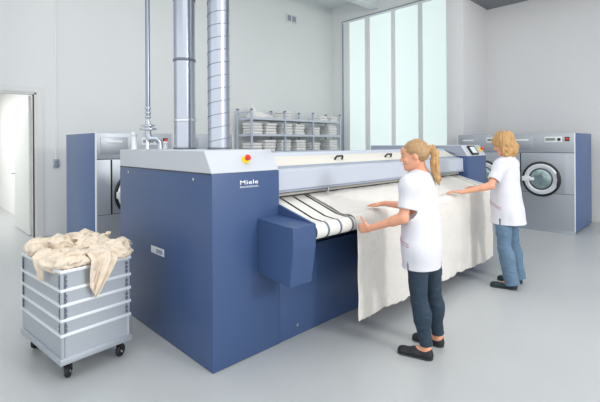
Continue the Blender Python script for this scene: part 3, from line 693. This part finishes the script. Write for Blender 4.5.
ring(Z1 - 0.022, Z1, 0.012, M_ALUB, 'rim', 0.006)
for (x, y) in ((0, 0), (CW, 0), (0, CD), (CW, CD)):
    sx = 1 if x == 0 else -1; sy = 1 if y == 0 else -1
    cp = MB().tube([(x + 0.008 * sx, y + 0.008 * sy, Z0 + 0.045), (x + 0.008 * sx, y + 0.008 * sy, Z1 - 0.02)], 0.015, 14).build('corner_post', M_ALU, cart)
    mb = MB()
    for z in (0.345, 0.375, 0.445, 0.475, 0.545, 0.575, 0.645, 0.675, 0.705):
        mb.box(x + 0.022 * sx - 0.010, x + 0.022 * sx + 0.010, y - 0.005 * sy - 0.003, y - 0.005 * sy + 0.003, z, z + 0.020); mb.box(x - 0.005 * sx - 0.003, x - 0.005 * sx + 0.003, y + 0.022 * sy - 0.010, y + 0.022 * sy + 0.010, z, z + 0.020)
    mb.box(x + 0.022 * sx - 0.002, x + 0.022 * sx + 0.002, y - 0.004 * sy - 0.003, y - 0.004 * sy + 0.003, 0.34, 0.72); mb.box(x - 0.004 * sx - 0.003, x - 0.004 * sx + 0.003, y + 0.022 * sy - 0.002, y + 0.022 * sy + 0.002, 0.34, 0.72)
    mb.box(min(x, x + 0.022 * sx), max(x, x + 0.022 * sx), min(y, y + 0.022 * sy), max(y, y + 0.022 * sy), 0.34, 0.346)
    mb.build('corner_slots', M_SEAM, cp)
for i, (x, y, a) in enumerate(((0.055, 0.06, 0.9), (CW - 0.055, 0.06, 0.5), (0.055, CD - 0.06, 0.7), (CW - 0.055, CD - 0.06, 0.2))):
    q = Matrix.Rotation(a, 3, 'Z'); g_ = lambda v: tuple(q @ Vector(v) + Vector((x, y, 0)))
    mb = MB(); mb.lathe([(0.03, 0), (0.03, 0.012), (0.012, 0.016)], (x, y, Z0 - 0.014), (0, 0, 1), 16)
    for sd in (-1, 1): mb.tube([g_((0, sd * 0.018, Z0 - 0.008)), g_((0.012, sd * 0.019, 0.08)), g_((0.02, sd * 0.019, 0.046))], [0.013, 0.011, 0.009], 8)
    cs = mb.build('caster', M_BLACK, cart)
    MB().lathe([(0.012, -0.014), (0.040, -0.014), (0.046, -0.008), (0.046, 0.008), (0.040, 0.014), (0.012, 0.014)], g_((0.02, 0, 0.046)), q @ Vector((0, 1, 0)), 26).build('wheel', M_BLACK, cs)
    for sd in (-1, 1): MB().lathe([(0.016, 0), (0.016, 0.003), (0.008, 0.006)], g_((0.02, sd * 0.0145, 0.046)), q @ Vector((0, sd, 0)), 16).build('hub', M_ALU, cs)

# heap of cotton cloths
def clo(p): a = CA; return V(CO[0] + p[0] * math.cos(a) - p[1] * math.sin(a), CO[1] + p[0] * math.sin(a) + p[1] * math.cos(a), p[2])
def crumple(F, seed, a1=0.028, a2=0.019):
    I = np.where(np.abs(F.d) < 0.06); p = [F.ax[i][I[i]] for i in range(3)]; v1, v2 = VN(seed), VN(seed + 50)
    w1 = v1(p[0] * 7, p[1] * 7, p[2] * 7) * 0.09; w2 = v2(p[0] * 7, p[1] * 7, p[2] * 7) * 0.09; w3 = v2(p[2] * 7 + 4, p[0] * 7, p[1] * 7) * 0.07
    q = (p[0] + w1, p[1] + w2, p[2] + w3)
    r1 = 1 - 2.6 * np.abs(v1(q[0] * 7.5, q[1] * 7.5, q[2] * 11)); r2 = 1 - 2.4 * np.abs(v2(q[0] * 19 + 3, q[1] * 19, q[2] * 24)); r3 = 1 - 2.2 * np.abs(v1(q[0] * 30, q[1] * 30, q[2] * 40))
    dsp = a1 * r1 + a2 * r2 + a2 * 0.35 * r3 - a1 * 0.4; dsp = dsp * np.where(dsp > 0, np.clip(1.15 - F.d[I] / 0.035, 0, 1), 1)
    F.d[I] -= dsp.astype(np.float32)
heap = [  # local centre, radii, yaw, tilt, label
  ((0.235, 0.38, 0.76), (0.235, 0.375, 0.075), 0, 0, 'crumpled cream cotton cloth spread under the rest of the heap on the cart'),
  ((0.06, 0.16, 0.785), (0.11, 0.15, 0.058), 0.4, 0.1, 'crumpled cream cotton cloth bulging over the near corner of the cart'),
  ((0.10, 0.60, 0.805), (0.12, 0.15, 0.060), 0.2, -0.1, 'rounded cream cotton bundle at the left end of the cart heap'),
  ((0.43, 0.13, 0.795), (0.14, 0.15, 0.072), -0.5, 0.1, 'cream cotton bundle bulging over the right rim of the cart'),
  ((0.35, 0.34, 0.850), (0.13, 0.17, 0.060), 0.6, 0.2, 'peaked cream cotton cloth at the very top of the heap'),
  ((0.20, 0.44, 0.845), (0.12, 0.13, 0.050), -0.6, -0.2, 'crumpled cream cotton cloth left of the peak of the heap'),
  ((0.22, 0.09, 0.805), (0.19, 0.11, 0.058), 0.3, 0.0, 'creased cream cotton cloth across the front of the heap'),
  ((0.37, 0.60, 0.82), (0.12, 0.13, 0.065), 0.1, 0.0, 'cream cotton cloth at the far right of the heap')]
for i, (c, r, yaw, tl, lb) in enumerate(heap):
    C_ = clo(c); F = Field(C_ - np.array([max(r[:2]) + 0.09] * 2 + [r[2] + 0.09]), C_ + np.array([max(r[:2]) + 0.09] * 2 + [r[2] + 0.10]), 0.0055)
    a = CA + yaw; ex = V(math.cos(a), math.sin(a), tl); ey = V(-math.sin(a), math.cos(a), 0); ex = unit(ex); ez = np.cross(ex, ey)
    F.ell(C_, (ex, ey, ez), r, 0.02)
    crumple(F, 60 + i * 3)
    o = F.mesh('cotton_cloth', M_LAUNDRY, None, (0, 0, 0), 1); me = o.data
    base = V(C_[0], C_[1], C_[2] - r[2]); me.transform(Matrix.Translation(-Vector(base))); o.location = base
    tag(o, lb, 'cloth', 'cotton cloths heaped in the cart')
def hang_cloth(lab, pts, wd, dirx, seed):
    """pts: centre line; wd widths; dirx: width direction"""
    n = len(pts); P3 = np.array(pts); t = np.linspace(0, n - 1, 50); cl = np.stack([np.interp(t, range(n), P3[:, k]) for k in range(3)], 1); wv = np.interp(t, range(n), wd)
    uu = np.linspace(-1, 1, 40); nn = VN(seed); out = np.cross(dirx, (0, 0, 1))
    G = cl[None] + (uu[:, None] * wv[None])[:, :, None] * dirx + ((nn(uu[:, None] * 2.6 + 0 * t, 0.05 * t[None] + 0 * uu[:, None], 0 * uu[:, None] + 0 * t) * 0.022 + 0.012))[:, :, None] * out
    G += ((1 - 2.6 * np.abs(nn(uu[:, None] * 3 + 0.03 * t[None], 0.22 * t[None] * 1.0 + uu[:, None], 0 * uu[:, None] + 0 * t + 4))) * 0.010)[:, :, None] * out
    G[:, :, 2] += (nn(uu[:, None] * 2 + 0 * t, 0 * uu[:, None] + 3 + 0 * t, 0 * uu[:, None] + 0 * t) * 0.02) - (uu[:, None] * 0.02 * (t / t[-1]))
    o = grid_mesh('cotton_cloth', G, M_LAUNDRY, None, 0.004); tag(o, lab, 'cloth', 'cotton cloths heaped in the cart')
exx = unit(clo((1, 0, 0)) - clo((0, 0, 0))); eyy = unit(clo((0, 1, 0)) - clo((0, 0, 0)))
hang_cloth('cream cotton corner hanging over the right face of the cart', [clo((0.27, 0.10, 0.86)), clo((0.27, 0.02, 0.835)), clo((0.265, -0.030, 0.79)), clo((0.23, -0.036, 0.70)), clo((0.20, -0.034, 0.60)), clo((0.19, -0.03, 0.565))], [0.12, 0.11, 0.095, 0.07, 0.036, 0.012], exx, 5)
hang_cloth('small cream cotton flap hanging over the left face of the cart', [clo((0.09, 0.27, 0.83)), clo((0.03, 0.27, 0.82)), clo((-0.026, 0.27, 0.78)), clo((-0.03, 0.26, 0.72)), clo((-0.03, 0.25, 0.675))], [0.11, 0.11, 0.09, 0.06, 0.03], -eyy, 8)

# ------------------------------------------------------------------ storage rack and folded linen
rk = thing('storage_rack', 'open grey metal rack with white linen against the back wall', 'rack', (5.87, 7.60, 0))
PX = [0, 1.05, 2.06, 3.17]; RD = 0.54
for i, px in enumerate(PX):
    for y in (0, RD):
        pz = 2.39 if y == 0 else 2.42
        po = MB().box(px - 0.022, px + 0.022, y - 0.022, y + 0.022, 0, pz, 0.004).build('post', M_SHELF, rk)
        MB().box(px - 0.028, px + 0.028, y - 0.028, y + 0.028, pz - 0.005, pz + 0.03, 0.008).build('post_cap', M_DKBLUE, po)
LV = [0.25, 0.62, 1.01, 1.42, 1.83, 2.22]
for z in LV:
    for i in range(3): MB().box(PX[i] + 0.02, PX[i + 1] - 0.02, -0.02, RD + 0.02, z - 0.05, z, 0.003).build('shelf', M_SHELFB, rk)
for z in (2.33,): MB().box(-0.012, 0.012, 0.0, RD, z, z + 0.03).build('side_rail', M_SHELF, rk)
rs = random.Random(4)
def folded(w_, d_, h_):
    mb = MB(); mb.box(-w_ / 2, w_ / 2, -d_ / 2, d_ / 2, 0, h_, h_ * 0.42)
    mb.box(-w_ / 2 + 0.01, w_ / 2 - 0.01, -d_ / 2 - 0.004, d_ / 2, h_ * 0.30, h_ * 0.72, h_ * 0.18)
    o = mb.build('folded_linen', M_TOWEL, None); return o
proto = folded(0.34, 0.36, 0.066)
used = False
def put(x, y, z, sx, label, rz=0.0):
    global used
    o = proto if not used else proto.copy()
    if used: COL.objects.link(o)
    used = True
    o.location = (x, y, z); o.scale = (sx, 1, 1); o.rotation_euler = (0, 0, rz); tag(o, label, 'linen', 'folded linen on the rack')
rows = {'lowest': (1.42, [6.06, 6.49, 7.00, 7.54, 8.10, 8.84], [3, 4, 4, 4, 3, 4]), 'middle': (1.83, [6.08, 6.53, 7.06, 7.49, 8.10, 8.80], [4, 4, 4, 4, 3, 4]), 'top': (2.22, [7.02, 8.43, 8.86], [3, 2, 2])}
ordn = ['first', 'second', 'third', 'fourth', 'fifth', 'sixth']; lay = ['bottom', 'second', 'third', 'fourth']
for rn, (z, xs, ns) in rows.items():
    for i, (x, n) in enumerate(zip(xs, ns)):
        for k in range(n):
            nm = 'top' if k == n - 1 else lay[k]
            put(x + rs.uniform(-0.012, 0.012), 7.83 + rs.uniform(-0.015, 0.015), z + 0.002 + k * 0.0685, 1.0 if rn != 'top' else 0.85, f'white folded linen, {nm} of the {ordn[i]} stack from left on {rn} shelf', rs.uniform(-0.04, 0.04))
F = Field((5.85, 7.55, 2.2), (7.0, 8.2, 2.75), 0.009)
F.ell((6.25, 7.86, 2.27), ((1, 0, 0), (0, 1, 0), (0, 0, 1)), (0.30, 0.22, 0.11), 0.05); F.cap((6.12, 7.88, 2.35), (6.14, 7.88, 2.50), 0.10, 0.05, 0.10); F.ell((6.42, 7.86, 2.26), ((1, 0, 0), (0, 1, 0), (0, 0, 1)), (0.24, 0.2, 0.07), 0.05)
F.noise(0.014, (8, 8, 14), 5, True); F.plane((0, 0, 2.221), (0, 0, -1))
o = F.mesh('linen_bundle', M_TOWEL, None, (0, 0, 0), 1); o.data.transform(Matrix.Translation((-6.25, -7.86, -2.221))); o.location = (6.25, 7.86, 2.221)
tag(o, 'loose peaked white linen bundle at the left of the top shelf', 'linen')

# ------------------------------------------------------------------ the two women
J1 = dict(head=(2.845, 1.650, 1.505), neckT=(2.885, 1.632, 1.412), neckB=(2.901, 1.624, 1.325), chest=(2.893, 1.625, 1.165), waist=(2.868, 1.606, 0.965), pelvis=(2.842, 1.600, 0.80),
  LS=(2.722, 1.625, 1.285), LE=(2.668, 1.640, 1.045), LW=(2.606, 1.900, 0.940), RS=(3.072, 1.645, 1.280), RE=(3.060, 1.800, 1.070), RW=(3.005, 2.026, 1.078),
  LHip=(2.775, 1.590, 0.77), LK=(2.772, 1.575, 0.425), LA=(2.796, 1.530, 0.085), RHip=(2.950, 1.580, 0.77), RK=(2.980, 1.570, 0.425), RA=(3.030, 1.560, 0.085),
  Lheel=(2.805, 1.485, 0.0), Ltoe=(2.735, 1.735, 0.0), Rheel=(3.045, 1.520, 0.0), Rtoe=(3.000, 1.765, 0.0))
h1 = [dict(wr=J1['LW'], dirf=V(0.0, 0.95, -0.15), palm_n=V(1, 0.1, -0.15), thumb=V(0.1, 0.2, 1), curl=(0.55, 0.7, 0.5), thumb_up=0.8, s=1.0),
      dict(wr=J1['RW'], dirf=V(-0.16, 1, -0.12), palm_n=V(0, -0.1, -1), thumb=V(-1, 0, 0), curl=(0.12, 0.12, 0.08), thumb_up=1.0, s=1.0)]
t1, J, root, fr, hfr, g, tu, body1 = person(J1, None, (-0.08, 1), 'woman with a blond ponytail in a white tunic and dark jeans, pulling the sheet edge', h1, M_JEAN1, (0.088, 0.060, 0.046), 0.662, -0.015, (-0.5, 0.84, -0.16), 0.98, 0.98, 11)
# hair: cap, gathered tail
F = Field(J['head'] - 0.2, J['head'] + 0.2, 0.0045)
l, f, u = hfr
F.ell(g(0, -0.020, 0.034), hfr, (0.081, 0.094, 0.088), 0.02); F.ell(g(0, -0.055, 0.004), hfr, (0.068, 0.058, 0.060), 0.03)
F.cap(g(0, -0.08, 0.03), g(0, -0.118, 0.032), 0.032, 0.014, 0.04)
F.ell(g(0, 0.092, -0.005), hfr, (0.090, 0.058, 0.078), 0.012, 's'); F.ell(g(0, 0.03, -0.062), hfr, (0.12, 0.074, 0.072), 0.012, 's')
F.noise(0.0022, (45, 9, 45), 3, True, hfr)
F.mesh('hair', M_HAIR1, t1, root, 1)
F = Field(g(0, -0.14, -0.1) - 0.28, g(0, -0.14, -0.1) + 0.28, 0.0045)
tb = g(0, -0.114, 0.034); bk = unit(V(-f[0], -f[1], 0)); pt = lambda b, z: tb + bk * b - V(0, 0, z)
pts = [pt(-0.002, 0), pt(0.026, -0.006), pt(0.044, 0.035), pt(0.046, 0.10), pt(0.052, 0.165), pt(0.066, 0.225), pt(0.080, 0.275)]
rr = [0.013, 0.020, 0.028, 0.032, 0.030, 0.024, 0.006]
for a, b, ra, rb in zip(pts[:-1], pts[1:], rr[:-1], rr[1:]): F.cap(a, b, ra, rb, 0.015)
F.noise(0.004, (55, 55, 7), 4, True)
F.mesh('ponytail', M_HAIR2, t1, root, 1)
MB().lathe([(0.013, -0.007), (0.020, -0.004), (0.020, 0.004), (0.013, 0.007)], g(0, -0.122, 0.033) - root, -f, 20).build('hair_tie', M_BLACK, t1)
for sd in 'LR': shoe('shoe', J[sd + 'heel'][:2], J[sd + 'toe'][:2], M_SHOE, t1, root)

J2 = dict(head=(4.866, 1.702, 1.585), neckT=(4.900, 1.690, 1.475), neckB=(4.915, 1.680, 1.395), chest=(4.90, 1.680, 1.215), waist=(4.875, 1.680, 1.005), pelvis=(4.865, 1.665, 0.84),
  LS=(4.735, 1.690, 1.345), LE=(4.585, 1.740, 1.130), LW=(4.430, 1.985, 1.055), RS=(5.090, 1.690, 1.345), RE=(5.105, 1.810, 1.110), RW=(5.02, 2.03, 1.060),
  LHip=(4.775, 1.675, 0.82), LK=(4.735, 1.655, 0.45), LA=(4.765, 1.590, 0.09), RHip=(4.955, 1.665, 0.82), RK=(4.985, 1.655, 0.45), RA=(5.020, 1.610, 0.09),
  Lheel=(4.790, 1.545, 0.0), Ltoe=(4.715, 1.800, 0.0), Rheel=(5.030, 1.570, 0.0), Rtoe=(5.000, 1.825, 0.0))
h2 = [dict(wr=J2['LW'], dirf=V(-0.36, 0.93, 0.02), palm_n=V(0, 0, -1), thumb=V(1, 0.2, 0), curl=(0.15, 0.2, 0.15), thumb_up=1.0),
      dict(wr=J2['RW'], dirf=V(-0.1, 1, 0.0), palm_n=V(0, 0, -1), thumb=V(-1, 0, 0), curl=(0.15, 0.2, 0.15), thumb_up=1.0)]
t2, J, root, fr, hfr, g, tu2, body2 = person(J2, None, (-0.05, 1), 'woman with wavy golden shoulder hair in a white tunic and light blue jeans', h2, M_JEAN2, (0.092, 0.070, 0.078), 0.70, 0.035, (-0.33, 0.88, -0.36), 1.0, 1.02, 23, (0.196, 1.06))
F = Field(J['head'] - 0.26, J['head'] + 0.24, 0.0045)
F.ell(g(0, -0.018, 0.036), hfr, (0.104, 0.112, 0.102), 0.03)
wz = V(0, 0, 1); hb = J['head']
F.ell(hb + V(0.03, -0.045, -0.05), ((1, 0, 0), (0, 1, 0), (0, 0, 1)), (0.10, 0.095, 0.115), 0.03)
for sd in (-1, 1):
    F.cap(g(0.078 * sd, 0.010, 0.01), g(0.082 * sd, 0.0, 0.0) - wz * 0.10, 0.034, 0.026, 0.03)
    F.cap(g(0.080 * sd, -0.02, 0.0), g(0.080 * sd, -0.02, 0.0) - wz * 0.13, 0.040, 0.024, 0.03)
F.cap(g(0, 0.07, 0.075), g(0.02, 0.095, 0.045), 0.03, 0.018, 0.02)
F.ell(g(0, 0.115, -0.050), hfr, (0.13, 0.078, 0.082), 0.015, 's')
F.noise(0.010, (20, 20, 11), 8); F.noise(0.0065, (40, 40, 14), 9, True)
F.mesh('hair', M_HAIR2, t2, root, 1)
for sd in 'LR': shoe('shoe', J[sd + 'heel'][:2], J[sd + 'toe'][:2], M_SHOE2, t2, root)

def piping(tu, J, root, f, a0, a1, z0, z1):
    c = J['pelvis'] - root; l = np.cross((0, 0, 1), f)
    for dz in (0, -0.018):
        pts = []
        for t in np.linspace(0, 1, 9):
            a = math.radians(a0 + (a1 - a0) * t); d = f * math.cos(a) + l * math.sin(a); z = z0 + (z1 - z0) * t + dz
            o = Vector((c[0] + d[0] * 0.5, c[1] + d[1] * 0.5, z)); ok, loc, nr, _ = tu.ray_cast(o, Vector((-d[0], -d[1], 0)))
            if ok: pts.append(loc + nr * 0.0012)
        if len(pts) > 2: MB().tube(pts, 0.0028, 6).build('piping', M_PIPING, tu)
bpy.context.view_layer.update()
piping(tu, J1 and {k: V(*v) for k, v in J1.items()}, V((J1['LA'][0] + J1['RA'][0]) / 2, (J1['LA'][1] + J1['RA'][1]) / 2, 0), unit(V(-0.08, 1, 0)), 30, 88, 0.885, 0.855)
piping(tu2, {k: V(*v) for k, v in J2.items()}, V((J2['LA'][0] + J2['RA'][0]) / 2, (J2['LA'][1] + J2['RA'][1]) / 2, 0), unit(V(-0.05, 1, 0)), 25, 88, 0.955, 0.885)
